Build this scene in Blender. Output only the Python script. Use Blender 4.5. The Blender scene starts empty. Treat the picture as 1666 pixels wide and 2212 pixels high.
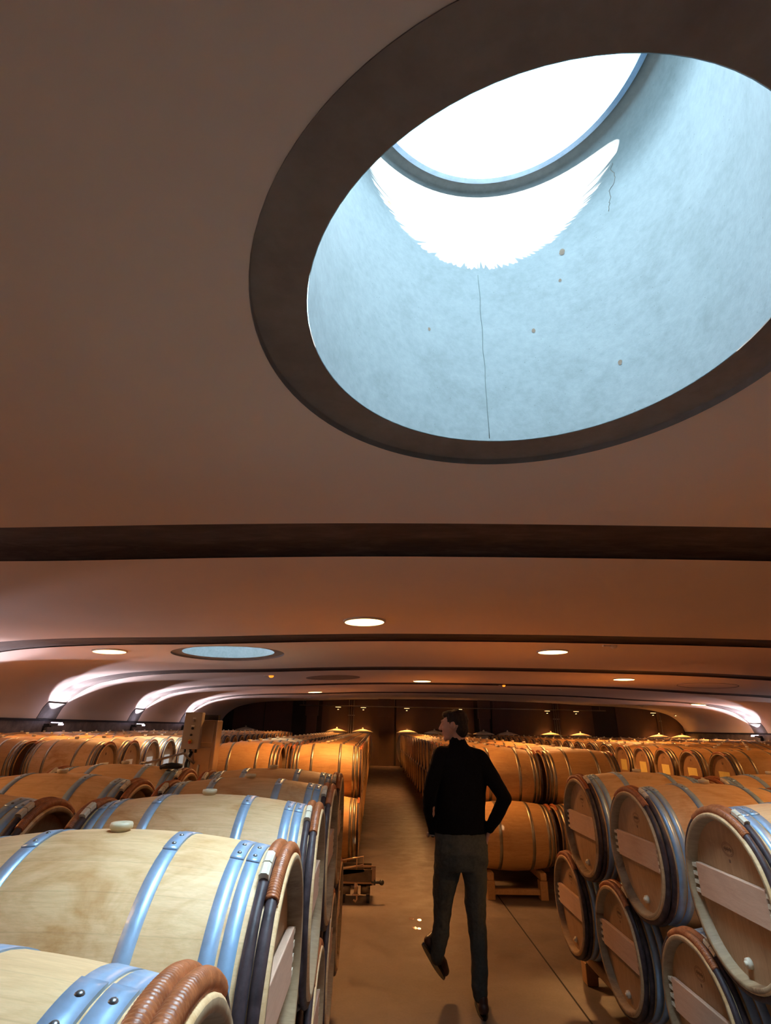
import bpy, bmesh, math, random
from mathutils import Vector, Matrix, noise
random.seed(7)
PI = math.pi
S = bpy.context.scene
COL = S.collection
R = math.radians

# ------------------------------------------------------------------ camera, world, sun, exposure
cam_d = bpy.data.cameras.new('camera')
cam_d.sensor_fit = 'HORIZONTAL'; cam_d.sensor_width = 36.0
cam_d.lens = 36.0 * 1120 / 1666
cam_d.clip_start = 0.02; cam_d.clip_end = 200
cam = bpy.data.objects.new('camera', cam_d); COL.objects.link(cam)
cam.matrix_world = (Matrix.Translation((0, 0, 1.70)) @ Matrix.Rotation(R(-0.775), 4, 'Z')
                    @ Matrix.Rotation(R(90 + 22.6), 4, 'X') @ Matrix.Rotation(0.0185, 4, 'Z'))
S.camera = cam
S.view_settings.view_transform = 'Standard'
S.view_settings.look = 'None'
S.view_settings.gamma = 1.0
S.view_settings.use_curve_mapping = False
S.view_settings.exposure = 0.15

world = bpy.data.worlds.new('sky'); S.world = world
world.use_nodes = True
bg = world.node_tree.nodes['Background']
bg.inputs['Color'].default_value = (0.42, 0.78, 1.0, 1)
bg.inputs['Strength'].default_value = 4.2

sun_d = bpy.data.lights.new('sun', 'SUN')
sun_d.energy = 46.0; sun_d.angle = R(0.35); sun_d.color = (1.0, 0.97, 0.92)
sun = bpy.data.objects.new('sun', sun_d); COL.objects.link(sun)
sun.rotation_mode = 'QUATERNION'
sun.rotation_quaternion = Vector((0.02, 1.52, -0.70)).to_track_quat('-Z', 'Y')

SKY = [(0.56, 1.48), (-2.75, 10.05)]     # open skylights
def sky_lamp(x, y, power, spread):
    d = bpy.data.lights.new('skylight_daylight', 'AREA')
    d.shape = 'DISK'; d.size = 1.36; d.energy = power; d.color = (0.58, 0.82, 1.0); d.spread = R(spread)
    o = bpy.data.objects.new('skylight_daylight', d); COL.objects.link(o)
    o.location = (x, y, 4.92)
sky_lamp(*SKY[0], 74, 84)
sky_lamp(*SKY[1], 80, 80)

# ------------------------------------------------------------------ helpers
def tag(o, label=None, cat=None, group=None, kind=None):
    if label: o['label'] = label
    if cat: o['category'] = cat
    if group: o['group'] = group
    if kind: o['kind'] = kind
    return o
def mk(name, bm_or_me, mat=None, parent=None, smooth=True, loc=None):
    if isinstance(bm_or_me, bmesh.types.BMesh):
        me = bpy.data.meshes.new(name); bm_or_me.to_mesh(me); bm_or_me.free()
        for p in me.polygons: p.use_smooth = smooth
        if mat:
            for m in (mat if isinstance(mat, (list, tuple)) else [mat]): me.materials.append(m)
    else:
        me = bm_or_me
    o = bpy.data.objects.new(name, me); COL.objects.link(o)
    if parent: o.parent = parent
    if loc: o.location = loc
    return o
def empty(name, loc=(0, 0, 0), rz=0, label=None, cat=None, group=None):
    o = bpy.data.objects.new(name, None); COL.objects.link(o)
    o.location = loc; o.rotation_euler = (0, 0, rz); o.empty_display_size = 0.1
    return tag(o, label, cat, group)
def dup(o, parent=None):
    c = o.copy(); COL.objects.link(c)
    if parent:
        c.parent = parent
    for ch in list(o.children):
        d = dup(ch, c)
    return c
def bevel_mod(o, w, seg=2, ang=40):
    m = o.modifiers.new('bevel', 'BEVEL'); m.width = w; m.segments = seg; m.limit_method = 'ANGLE'; m.angle_limit = R(ang)
    return o
def add_box(bm, c, s, rot=None, mi=0):
    n0 = len(bm.faces)
    M = Matrix.Translation(c) @ (rot.to_4x4() if rot else Matrix.Identity(4)) @ Matrix.Diagonal((*s, 1))
    r = bmesh.ops.create_cube(bm, size=1, matrix=M)
    for f in {f for v in r['verts'] for f in v.link_faces}: f.material_index = mi
def add_cyl(bm, p0, p1, r0, r1=None, seg=16, caps=True, mi=0):
    p0 = Vector(p0); p1 = Vector(p1); r1 = r0 if r1 is None else r1
    d = p1 - p0; L = d.length
    M = Matrix.Translation((p0 + p1) / 2) @ d.to_track_quat('Z', 'Y').to_matrix().to_4x4()
    r = bmesh.ops.create_cone(bm, cap_ends=caps, segments=seg, radius1=r0, radius2=r1, depth=L, matrix=M)
    for f in {f for v in r['verts'] for f in v.link_faces}: f.material_index = mi
def add_sphere(bm, c, rad, sub=2, scale=(1, 1, 1), rot=None, mi=0):
    M = Matrix.Translation(c) @ (rot.to_4x4() if rot else Matrix.Identity(4)) @ Matrix.Diagonal((*[rad * k for k in scale], 1))
    r = bmesh.ops.create_icosphere(bm, subdivisions=sub, radius=1, matrix=M)
    for f in {f for v in r['verts'] for f in v.link_faces}: f.material_index = mi
def add_tube(bm, pts, rad, seg=8, closed=False, mi=0):
    pts = [Vector(p) for p in pts]; n = len(pts); rings = []
    up = None
    for i, p in enumerate(pts):
        if closed: t = pts[(i + 1) % n] - pts[i - 1]
        else: t = pts[min(i + 1, n - 1)] - pts[max(i - 1, 0)]
        t.normalize()
        if up is None:
            up = t.orthogonal().normalized()
        else:
            up = (up - t * up.dot(t)).normalized()
        b = t.cross(up)
        rr = rad(i / (n - 1)) if callable(rad) else rad
        rings.append([bm.verts.new(p + (up * math.cos(a) + b * math.sin(a)) * rr) for a in [2 * PI * k / seg for k in range(seg)]])
    rng = range(n if closed else n - 1)
    for i in rng:
        a, b2 = rings[i], rings[(i + 1) % n]
        for k in range(seg):
            f = bm.faces.new((a[k], a[(k + 1) % seg], b2[(k + 1) % seg], b2[k])); f.material_index = mi
    if not closed:
        for rg in (rings[0][::-1], rings[-1]):
            f = bm.faces.new(rg); f.material_index = mi
def lathe_x(bm, prof, seg=48, mi=0, closed=False):
    # prof list of (x, r); revolve round the X axis
    rings = []
    for (x, r) in prof:
        rings.append([bm.verts.new((x, r * math.sin(2 * PI * k / seg), r * math.cos(2 * PI * k / seg))) for k in range(seg)])
    n = len(rings)
    for i in range(n if closed else n - 1):
        a, b = rings[i], rings[(i + 1) % n]
        for k in range(seg):
            f = bm.faces.new((a[k], a[(k + 1) % seg], b[(k + 1) % seg], b[k])); f.material_index = mi(i) if callable(mi) else mi
def lathe_z(bm, prof, seg=32, mi=0, c=(0, 0, 0), close=True):
    rings = []
    for (r, z) in prof:
        if r < 1e-5: rings.append([bm.verts.new((c[0], c[1], c[2] + z))])
        else: rings.append([bm.verts.new((c[0] + r * math.cos(2 * PI * k / seg), c[1] + r * math.sin(2 * PI * k / seg), c[2] + z)) for k in range(seg)])
    for i in range(len(rings) - 1):
        a, b = rings[i], rings[i + 1]
        for k in range(seg):
            k2 = (k + 1) % seg
            if len(a) == 1 and len(b) == 1: continue
            if len(a) == 1: f = bm.faces.new((a[0], b[k2], b[k]))
            elif len(b) == 1: f = bm.faces.new((a[k], a[k2], b[0]))
            else: f = bm.faces.new((a[k], a[k2], b[k2], b[k]))
            f.material_index = mi
def new(): return bmesh.new()
def fixn(bm):
    bmesh.ops.recalc_face_normals(bm, faces=bm.faces[:]); return bm

# ------------------------------------------------------------------ materials
class NT:
    def __init__(s, name):
        s.m = bpy.data.materials.new(name); s.m.use_nodes = True
        s.t = s.m.node_tree; s.n = s.t.nodes; s.b = s.n['Principled BSDF']
    def node(s, typ, **kw):
        nd = s.n.new(typ)
        for k, v in kw.items(): setattr(nd, k, v)
        return nd
    def link(s, a, b): s.t.links.new(a, b)
    def coord(s, scale=(1, 1, 1), kind='Object', rand=True):
        tc = s.node('ShaderNodeTexCoord'); mp = s.node('ShaderNodeMapping'); mp.inputs['Scale'].default_value = scale
        s.link(tc.outputs[kind], mp.inputs['Vector'])
        if rand:
            oi = s.node('ShaderNodeObjectInfo'); mu = s.node('ShaderNodeMath', operation='MULTIPLY'); mu.inputs[1].default_value = 37
            s.link(oi.outputs['Random'], mu.inputs[0]); s.link(mu.outputs[0], mp.inputs['Location'])
        return mp.outputs[0]
    def noise(s, vec, scale, detail=4, rough=.6, dist=0):
        nz = s.node('ShaderNodeTexNoise'); nz.inputs['Scale'].default_value = scale
        nz.inputs['Detail'].default_value = detail; nz.inputs['Roughness'].default_value = rough
        nz.inputs['Distortion'].default_value = dist
        s.link(vec, nz.inputs['Vector']); return nz.outputs['Fac']
    def ramp(s, fac, stops):
        r = s.node('ShaderNodeValToRGB'); e = r.color_ramp.elements
        while len(e) < len(stops): e.new(0.5)
        for i, (p, c) in enumerate(stops):
            e[i].position = p; e[i].color = (*c, 1) if len(c) == 3 else c
        s.link(fac, r.inputs[0]); return r.outputs[0]
    def mix(s, fac, a, b, mode='MIX'):
        m = s.node('ShaderNodeMix', data_type='RGBA', blend_type=mode)
        for sock, v in ((m.inputs['Factor'], fac), (m.inputs['A'], a), (m.inputs['B'], b)):
            if isinstance(v, (int, float)): sock.default_value = v
            elif isinstance(v, tuple): sock.default_value = (*v, 1)
            else: s.link(v, sock)
        return m.outputs['Result']
    def bump(s, h, strength=.2, dist=.01):
        b = s.node('ShaderNodeBump'); b.inputs['Strength'].default_value = strength; b.inputs['Distance'].default_value = dist
        s.link(h, b.inputs['Height']); s.link(b.outputs[0], s.b.inputs['Normal'])
    def set(s, color=None, rough=None, metal=None, spec=None):
        def p(k, v):
            if v is None: return
            if isinstance(v, (int, float)): s.b.inputs[k].default_value = v
            elif isinstance(v, tuple): s.b.inputs[k].default_value = (*v, 1)
            else: s.link(v, s.b.inputs[k])
        p('Base Color', color); p('Roughness', rough); p('Metallic', metal); p('Specular IOR Level', spec)
        return s.m

def plain(name, c1, c2=None, scale=8, rough=.6, metal=0, bump=.1, spec=None, kind='Object', stretch=(1, 1, 1), rand=True):
    t = NT(name); v = t.coord(stretch, kind, rand); f = t.noise(v, scale)
    c2 = c2 or tuple(x * .8 for x in c1)
    col = t.ramp(f, [(.35, c1), (.7, c2)])
    if bump: t.bump(f, bump, .005)
    return t.set(col, rough, metal, spec)

def wood_mat(name, c_light, c_mid, c_dark, stave=True, axis='X', rough=.55, stain=.6, age=False):
    t = NT(name)
    st = {'X': (1, 9, 9), 'Y': (9, 1, 9), 'Z': (9, 9, 1)}[axis]
    v = t.coord(st); v2 = t.coord((1.2, 2, 2))
    grain = t.noise(v, 7, 6, .7, .6)
    fine = t.noise(t.coord(tuple(k * 2 for k in st)), 22, 3, .6)
    blot = t.noise(v2, 2.6, 6, .62, .8)
    col = t.ramp(grain, [(.3, c_light), (.62, c_mid), (.85, tuple(x * .8 for x in c_mid))])
    sm = t.ramp(blot, [(.49, (0, 0, 0)), (.56, (.35, .35, .35)), (.66, (1, 1, 1))])
    mu = t.node('ShaderNodeMath', operation='MULTIPLY'); mu.inputs[1].default_value = stain
    t.link(sm, mu.inputs[0])
    col = t.mix(mu.outputs[0], col, c_dark)
    fr = t.ramp(fine, [(.35, (.93, .93, .93)), (.65, (1, 1, 1))])
    col = t.mix(1.0, col, fr, 'MULTIPLY')
    h = grain
    if stave:
        tc = t.node('ShaderNodeTexCoord'); sp = t.node('ShaderNodeSeparateXYZ'); t.link(tc.outputs['Object'], sp.inputs[0])
        if stave == 'radial':
            at = t.node('ShaderNodeMath', operation='ARCTAN2'); t.link(sp.outputs['Y'], at.inputs[0])
            t.link(sp.outputs['Z'], at.inputs[1]); k = 27 / (2 * PI); src = at.outputs[0]
        else:
            k = 9.5; src = sp.outputs[stave]
        m1 = t.node('ShaderNodeMath', operation='MULTIPLY'); m1.inputs[1].default_value = k; t.link(src, m1.inputs[0])
        fl = t.node('ShaderNodeMath', operation='FLOOR'); t.link(m1.outputs[0], fl.inputs[0])
        wn = t.node('ShaderNodeTexWhiteNoise', noise_dimensions='2D')
        cb = t.node('ShaderNodeCombineXYZ'); t.link(fl.outputs[0], cb.inputs[0])
        oi = t.node('ShaderNodeObjectInfo'); t.link(oi.outputs['Random'], cb.inputs[1]); t.link(cb.outputs[0], wn.inputs['Vector'])
        tone = t.ramp(wn.outputs['Value'], [(0, (.93, .92, .91)), (1, (1.03, 1.03, 1.03))])
        col = t.mix(1.0, col, tone, 'MULTIPLY')
        fr2 = t.node('ShaderNodeMath', operation='FRACT'); t.link(m1.outputs[0], fr2.inputs[0])
        seam = t.ramp(fr2.outputs[0], [(0.0, (.55, .5, .45)), (.03, (1, 1, 1)), (.975, (1, 1, 1)), (1.0, (.55, .5, .45))])
        col = t.mix(.28, col, seam, 'MULTIPLY')
    oi = t.node('ShaderNodeObjectInfo')
    ob = t.ramp(oi.outputs['Random'], [(0, (.88, .86, .84)), (1, (1.06, 1.05, 1.04))])
    col = t.mix(1.0, col, ob, 'MULTIPLY')
    t.bump(h, .12, .004)
    return t.set(col, rough, 0, .35)

def emit(name, c, s):
    t = NT(name); t.b.inputs['Base Color'].default_value = (*c, 1)
    t.b.inputs['Emission Color'].default_value = (*c, 1); t.b.inputs['Emission Strength'].default_value = s
    return t.m

M = {}
M['stave'] = wood_mat('oak_staves', (.82, .57, .32), (.70, .45, .235), (.50, .25, .075), stave='radial', stain=.85)
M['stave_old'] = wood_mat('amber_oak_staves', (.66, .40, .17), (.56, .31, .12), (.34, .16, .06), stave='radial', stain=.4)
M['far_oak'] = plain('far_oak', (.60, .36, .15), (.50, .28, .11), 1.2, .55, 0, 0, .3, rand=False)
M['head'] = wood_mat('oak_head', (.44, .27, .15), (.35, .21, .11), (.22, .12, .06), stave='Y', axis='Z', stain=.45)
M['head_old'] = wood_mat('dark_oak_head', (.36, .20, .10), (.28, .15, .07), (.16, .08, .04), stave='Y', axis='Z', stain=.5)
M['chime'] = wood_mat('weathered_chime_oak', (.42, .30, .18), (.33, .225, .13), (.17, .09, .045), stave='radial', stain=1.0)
M['bar'] = wood_mat('pale_pine', (.66, .45, .33), (.58, .38, .27), (.44, .27, .18), stave=None, axis='Y', stain=.25)
M['timber'] = wood_mat('rack_timber', (.50, .30, .14), (.40, .22, .10), (.22, .11, .05), stave=None, axis='Y', stain=.5)
t = NT('galvanized_steel'); v = t.coord((1, 1, 1)); f = t.noise(v, 14, 5, .65); f2 = t.noise(v, 90, 2, .5)
col = t.ramp(f, [(.3, (.42, .60, .85)), (.7, (.31, .45, .64))])
rg = t.ramp(f2, [(.3, (.30, .30, .30)), (.7, (.48, .48, .48))])
t.bump(f, .08, .003); M['steel'] = t.set(col, rg, .40)
M['hoop_old'] = plain('dull_hoop_steel', (.40, .36, .28), (.26, .22, .16), 10, .38, .85, .08)
M['bark'] = plain('chestnut_bark', (.075, .050, .055), (.030, .020, .022), 26, .48, 0, .5, .3)
M['wicker'] = plain('wicker_binding', (.44, .14, .05), (.24, .07, .025), 40, .38, 0, .4, .5)
M['peg'] = plain('pale_wood_wedge', (.72, .66, .52), (.58, .50, .38), 14, .5, 0, .1)
M['bung'] = plain('cream_silicone', (.68, .60, .42), (.60, .52, .35), 6, .35, 0, .03)
M['stamp'] = plain('brand_ink', (.12, .06, .04), (.17, .09, .06), 30, .8, 0, 0)
M['dark_steel'] = plain('dark_steel', (.10, .10, .10), (.06, .06, .06), 9, .35, .9, .05)
M['rivet'] = plain('rivet_steel', (.34, .36, .38), (.24, .25, .27), 40, .3, .9, .05)
M['card'] = plain('barrel_card', (.80, .78, .72), (.74, .72, .66), 12, .8, 0, 0)
M['card_y'] = plain('yellow_card', (.66, .50, .16), (.58, .43, .13), 12, .8, 0, 0)

def concrete(name, c1, c2, c3, scale, rough=.7, bump=.25, kind='Object', spots=True, stretch=(1, 1, 1)):
    t = NT(name); v = t.coord(stretch, kind, False)
    a = t.noise(v, scale, 8, .65, .3); b = t.noise(v, scale * 6, 6, .6)
    col = t.ramp(a, [(.3, c1), (.5, c2), (.72, c3)])
    m = t.ramp(b, [(.35, (.88, .88, .88)), (.65, (1, 1, 1))]); col = t.mix(1, col, m, 'MULTIPLY')
    if spots:
        vo = t.node('ShaderNodeTexVoronoi'); vo.inputs['Scale'].default_value = scale * 5; t.link(v, vo.inputs['Vector'])
        pits = t.ramp(vo.outputs['Distance'], [(.03, (.45, .42, .38)), (.07, (1, 1, 1))]); col = t.mix(.7, col, pits, 'MULTIPLY')
    t.bump(b, bump, .004)
    return t.set(col, rough, 0, .3)
M['shaft'] = concrete('shaft_concrete', (.275, .292, .290), (.250, .268, .268), (.212, .230, .226), 4.5)
M['ring'] = concrete('ring_concrete', (.30, .27, .25), (.25, .22, .20), (.20, .17, .155), 2.0, spots=False)
M['rib'] = concrete('rib_concrete', (.11, .09, .085), (.060, .048, .045), (.025, .020, .019), 2.2, .75, .6, spots=False, stretch=(1, 3, 1))
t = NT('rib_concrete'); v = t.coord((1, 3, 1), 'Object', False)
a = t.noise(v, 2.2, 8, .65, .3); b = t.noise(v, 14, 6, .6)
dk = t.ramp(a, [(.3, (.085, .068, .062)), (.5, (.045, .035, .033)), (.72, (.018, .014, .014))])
pl = t.ramp(a, [(.3, (.17, .15, .135)), (.7, (.115, .10, .09))])  # paler tone of the uplit wall ends, put into the concrete colour
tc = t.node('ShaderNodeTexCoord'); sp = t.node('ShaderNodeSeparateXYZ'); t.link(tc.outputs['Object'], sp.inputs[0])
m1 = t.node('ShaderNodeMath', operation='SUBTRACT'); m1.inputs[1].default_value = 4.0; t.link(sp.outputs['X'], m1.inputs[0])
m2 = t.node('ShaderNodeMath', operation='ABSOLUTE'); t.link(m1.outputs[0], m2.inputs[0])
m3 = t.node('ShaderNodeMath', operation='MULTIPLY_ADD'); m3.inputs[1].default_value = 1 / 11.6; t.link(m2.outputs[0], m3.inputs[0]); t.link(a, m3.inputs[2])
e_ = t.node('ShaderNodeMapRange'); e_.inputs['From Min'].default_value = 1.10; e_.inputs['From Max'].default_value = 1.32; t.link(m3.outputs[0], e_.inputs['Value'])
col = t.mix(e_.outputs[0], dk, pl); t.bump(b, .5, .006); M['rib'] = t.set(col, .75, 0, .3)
M['rib_base'] = concrete('rib_base_concrete', (.20, .19, .17), (.15, .14, .125), (.10, .09, .08), 3, .7, .3)
M['ceil'] = plain('ceiling_plaster', (.76, .66, .585), (.73, .63, .555), .7, .85, 0, 0, .2, rand=False)
M['granite'] = concrete('dark_stone', (.24, .205, .185), (.15, .125, .115), (.07, .058, .054), 3.2, .5, .3)
t = NT('polished_concrete_floor'); v = t.coord((1, 1, 1), 'Object', False)
a = t.noise(v, .8, 8, .62, .5); b = t.noise(v, 5, 6, .6, .3); g = t.noise(v, 60, 3, .6)
col = t.ramp(a, [(.3, (.22, .175, .152)), (.52, (.165, .132, .115)), (.75, (.12, .097, .086))])
col = t.mix(1, col, t.ramp(b, [(.3, (.82, .82, .82)), (.6, (1, 1, 1))]), 'MULTIPLY')
col = t.mix(1, col, t.ramp(g, [(.35, (.9, .9, .9)), (.6, (1, 1, 1))]), 'MULTIPLY')
rg = t.ramp(b, [(.35, (.34, .34, .34)), (.65, (.55, .55, .55))])
t.bump(b, .1, .004); M['floor'] = t.set(col, rg, 0, .35)
M['backwall'] = plain('dark_brown_panel', (.060, .028, .021), (.045, .021, .016), 1.5, .7, 0, .05, rand=False)
M['backdark'] = plain('black_brown_recess', (.012, .009, .010), (.008, .007, .008), 2, .8, 0, 0, rand=False)
M['pipe'] = plain('grey_pipe', (.22, .18, .16), (.16, .13, .12), 4, .35, .7, .02)
M['vat'] = plain('vat_concrete', (.50, .42, .34), (.42, .34, .27), 4, .7, 0, .15)
M['lamp_warm'] = emit('warm_lamp_disc', (1.0, .62, .22), 9)
M['lamp_cool'] = emit('violet_white_lamp', (.80, .72, 1.0), 16)
M['lamp_spot'] = emit('small_warm_spot', (1.0, .6, .25), 3.0)
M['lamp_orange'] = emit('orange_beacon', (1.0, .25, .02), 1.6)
M['white_pl'] = plain('white_plastic', (.62, .58, .54), (.56, .52, .48), 6, .45, 0, 0)
M['trim_metal'] = plain('brushed_trim', (.42, .38, .34), (.32, .29, .26), 12, .3, .8, .05)
M['cab'] = plain('stainless_cabinet', (.62, .52, .42), (.46, .37, .29), 5, .28, .9, .35)
M['panel'] = plain('beige_enamel', (.40, .34, .26), (.35, .30, .23), 3, .45, .1, .02)
M['black'] = plain('black_rubber', (.015, .015, .016), (.01, .01, .01), 9, .45, 0, .1)
M['red'] = plain('red_plastic', (.62, .10, .03), (.52, .08, .02), 6, .4, 0, 0)
M['yellow'] = plain('yellow_plastic', (.75, .45, .05), (.65, .38, .04), 6, .4, 0, 0)
M['knit'] = plain('black_knit', (.006, .006, .009), (.003, .003, .005), 90, .95, 0, .5, .15)
M['trouser'] = plain('grey_green_cloth', (.090, .098, .092), (.065, .072, .072), 60, .9, 0, .3, .15)
M['skin'] = plain('skin', (.52, .28, .20), (.46, .23, .16), 9, .5, 0, .05)
M['hair'] = plain('dark_brown_hair', (.022, .013, .010), (.010, .006, .005), 60, .6, 0, .8, .3, stretch=(1, 1, .3))
M['shoe'] = plain('dark_brown_leather', (.060, .028, .024), (.035, .016, .014), 14, .4, 0, .15)
M['cart'] = plain('weathered_cart_metal', (.20, .15, .11), (.12, .09, .065), 9, .45, .5, .3)
M['cart_edge'] = plain('bare_metal_edge', (.60, .42, .28), (.5, .34, .22), 9, .3, .8, .1)
t = NT('clear_glazing'); tr = t.node('ShaderNodeBsdfTransparent'); gl = t.node('ShaderNodeBsdfGlossy'); gl.inputs['Roughness'].default_value = .02
mx = t.node('ShaderNodeMixShader'); mx.inputs[0].default_value = .06
t.link(tr.outputs[0], mx.inputs[1]); t.link(gl.outputs[0], mx.inputs[2])
t.link(mx.outputs[0], t.n['Material Output'].inputs['Surface']); M['glass'] = t.m

# ------------------------------------------------------------------ setting
XL, XR, YF, YB, Z0 = -7.6, 15.6, -5.0, 27.9, 1.70
HALF = (XR - XL) / 2; XC = (XR + XL) / 2
def struct(name, bm, mat, parent=None, smooth=False, label=None):
    o = mk(name, bm, mat, parent, smooth)
    if parent is None: o['kind'] = 'structure'
    if label: o['label'] = label
    return o
bm = new(); add_box(bm, (XC, (YF + YB) / 2, -.05), (XR - XL + 1, YB - YF + 1, .1))
struct('floor', bm, M['floor'])
# floor joints: two thin saw cuts
bm = new(); add_box(bm, (1.42, 11, .0005), (.012, 32, .001)); struct('trim_1', bm, M['backdark'], label='dark saw cut joint running down the aisle floor')

half = [(0, 1.365), (1.5, 1.362), (3.7, 1.335), (5.2, 1.29), (6.75, 1.225), (8.3, 1.18), (9.35, 1.12), (10.1, 1.03),
        (10.8, .86), (11.22, .62), (11.48, .34), (11.6, .06)]
def catmull(P, per=10):
    out = []
    n = len(P)
    for i in range(n - 1):
        p0 = P[i - 1] if i else (-P[1][0], P[1][1]); p1, p2 = P[i], P[i + 1]
        p3 = P[i + 2] if i + 2 < n else (2 * P[-1][0] - P[-2][0], 2 * P[-1][1] - P[-2][1])
        for k in range(per):
            t = k / per
            out.append(tuple(.5 * (2 * p1[j] + (p2[j] - p0[j]) * t + (2 * p0[j] - 5 * p1[j] + 4 * p2[j] - p3[j]) * t * t
                                   + (3 * p1[j] - p0[j] - 3 * p2[j] + p3[j]) * t ** 3) for j in (0, 1)))
    out.append(P[-1]); return out
HP = catmull(half)
def zc(x):                                   # ceiling height at x (flat part)
    u = abs(x - XC)
    for a, b in zip(HP, HP[1:]):
        if a[0] <= u <= b[0]:
            return Z0 + a[1] + (b[1] - a[1]) * (u - a[0]) / max(1e-9, b[0] - a[0])
    return Z0 + HP[-1][1]
HS, NS = 1.25, 24                              # half side of the square round a skylight, cells per side
OPEN = SKY + [(-1.19, 15.4), (9.5, 15.4)]      # last two are closed round hatches
OUT = {0: 1.02, 1: 1.02, 2: .75, 3: .78}
extra = set()
for (sx, sy) in OPEN:
    for k in range(NS + 1): extra.add(round(sx - HS + 2 * HS * k / NS, 5))
prof = [(XC - u, z) for (u, z) in HP[::-1]] + [(XC + u, z) for (u, z) in HP[1:]]
cols = [(x, Z0 + z) for (x, z) in prof if all(abs(x - e) > .03 for e in extra)] + [(e, zc(e)) for e in extra]
cols.sort(key=lambda c: (c[0], c[1] if c[0] < XC else -c[1]))
RIBS = [-1.26, 3.40, 8.05, 12.70, 17.35, 22.00]; RW = .77
bays = []; y0 = YF
for r in RIBS: bays.append((y0, r)); y0 = r + RW
bays.append((y0, YB))
for bi, (a, b) in enumerate(bays):
    ys = [a, b]; holes = []
    for i, (sx, sy) in enumerate(OPEN):
        if a < sy < b:
            holes.append((i, sx, sy)); cy = sy
    if holes:
        ys += [cy - HS + 2 * HS * k / NS for k in range(NS + 1)]
    ys = sorted(set(round(y, 5) for y in ys))
    bm = new(); G = [[bm.verts.new((x, y, z)) for (x, z) in cols] for y in ys]
    def inhole(x0, x1, y0_, y1_):
        for (i, sx, sy) in holes:
            if x0 > sx - HS - 1e-3 and x1 < sx + HS + 1e-3 and y0_ > sy - HS - 1e-3 and y1_ < sy + HS + 1e-3: return True
    for j in range(len(ys) - 1):
        for i in range(len(cols) - 1):
            if inhole(cols[i][0], cols[i + 1][0], ys[j], ys[j + 1]): continue
            bm.faces.new((G[j][i], G[j + 1][i], G[j + 1][i + 1], G[j][i + 1]))
    for (hi, sx, sy) in holes:
        ci = [k for k, c in enumerate(cols) if sx - HS - 1e-3 <= c[0] <= sx + HS + 1e-3]
        cj = [k for k, y in enumerate(ys) if sy - HS - 1e-3 <= y <= sy + HS + 1e-3]
        loop = ([G[cj[0]][k] for k in ci] + [G[k][ci[-1]] for k in cj[1:]] + [G[cj[-1]][k] for k in ci[::-1][1:]]
                + [G[k][ci[0]] for k in cj[::-1][1:-1]])
        rr = OUT[hi]; rings = [loop]
        # densify: each boundary edge spawns arcs; ring steps go from square to circle
        for s in (.33, .66, 1.0):
            ring = []
            for v in loop:
                d = Vector((v.co.x - sx, v.co.y - sy)); an = math.atan2(d.y, d.x)
                q = Vector((sx, sy)) + d.lerp(Vector((math.cos(an), math.sin(an))) * rr, s)
                ring.append(bm.verts.new((q.x, q.y, zc(q.x))))
            rings.append(ring)
        for ra, rb in zip(rings, rings[1:]):
            n = len(ra)
            for k in range(n): bm.faces.new((ra[k], ra[(k + 1) % n], rb[(k + 1) % n], rb[k]))
    fixn(bm)
    o = struct('ceiling', bm, M['ceil'], smooth=True)
# ribs: shallow recessed concrete bands between the bays
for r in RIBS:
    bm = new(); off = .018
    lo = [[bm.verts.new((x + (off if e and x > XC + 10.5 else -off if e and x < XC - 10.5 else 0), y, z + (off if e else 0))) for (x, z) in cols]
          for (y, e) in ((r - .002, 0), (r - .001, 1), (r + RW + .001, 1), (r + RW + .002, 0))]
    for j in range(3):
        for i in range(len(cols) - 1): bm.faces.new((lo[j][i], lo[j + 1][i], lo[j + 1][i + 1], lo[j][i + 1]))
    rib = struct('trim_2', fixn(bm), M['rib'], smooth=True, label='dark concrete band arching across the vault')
    for s, xx in ((1, XL), (-1, XR)):
        bm = new()
        sub = [(u, z) for (u, z) in HP if z < .40]
        ring = []
        for y in (r, r + RW):
            ring.append([bm.verts.new((xx + s * (HALF - u) + s * .012, y, Z0 + z)) for (u, z) in sub])
            ring.append([bm.verts.new((xx + s * (HALF - u) - s * .05, y, Z0 + z)) for (u, z) in sub])
        A, B, C_, D_ = ring
        for k in range(len(sub) - 1):
            bm.faces.new((A[k], A[k + 1], C_[k + 1], C_[k])); bm.faces.new((B[k], D_[k], D_[k + 1], B[k + 1]))
            bm.faces.new((A[k], B[k], B[k + 1], A[k + 1])); bm.faces.new((C_[k], C_[k + 1], D_[k + 1], D_[k]))
        bm.faces.new((A[0], C_[0], D_[0], B[0])); bm.faces.new((A[-1], B[-1], D_[-1], C_[-1]))
        o = mk('rib_base', fixn(bm), M['rib_base'], rib, False); o['label'] = 'grey concrete foot of the band'
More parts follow.
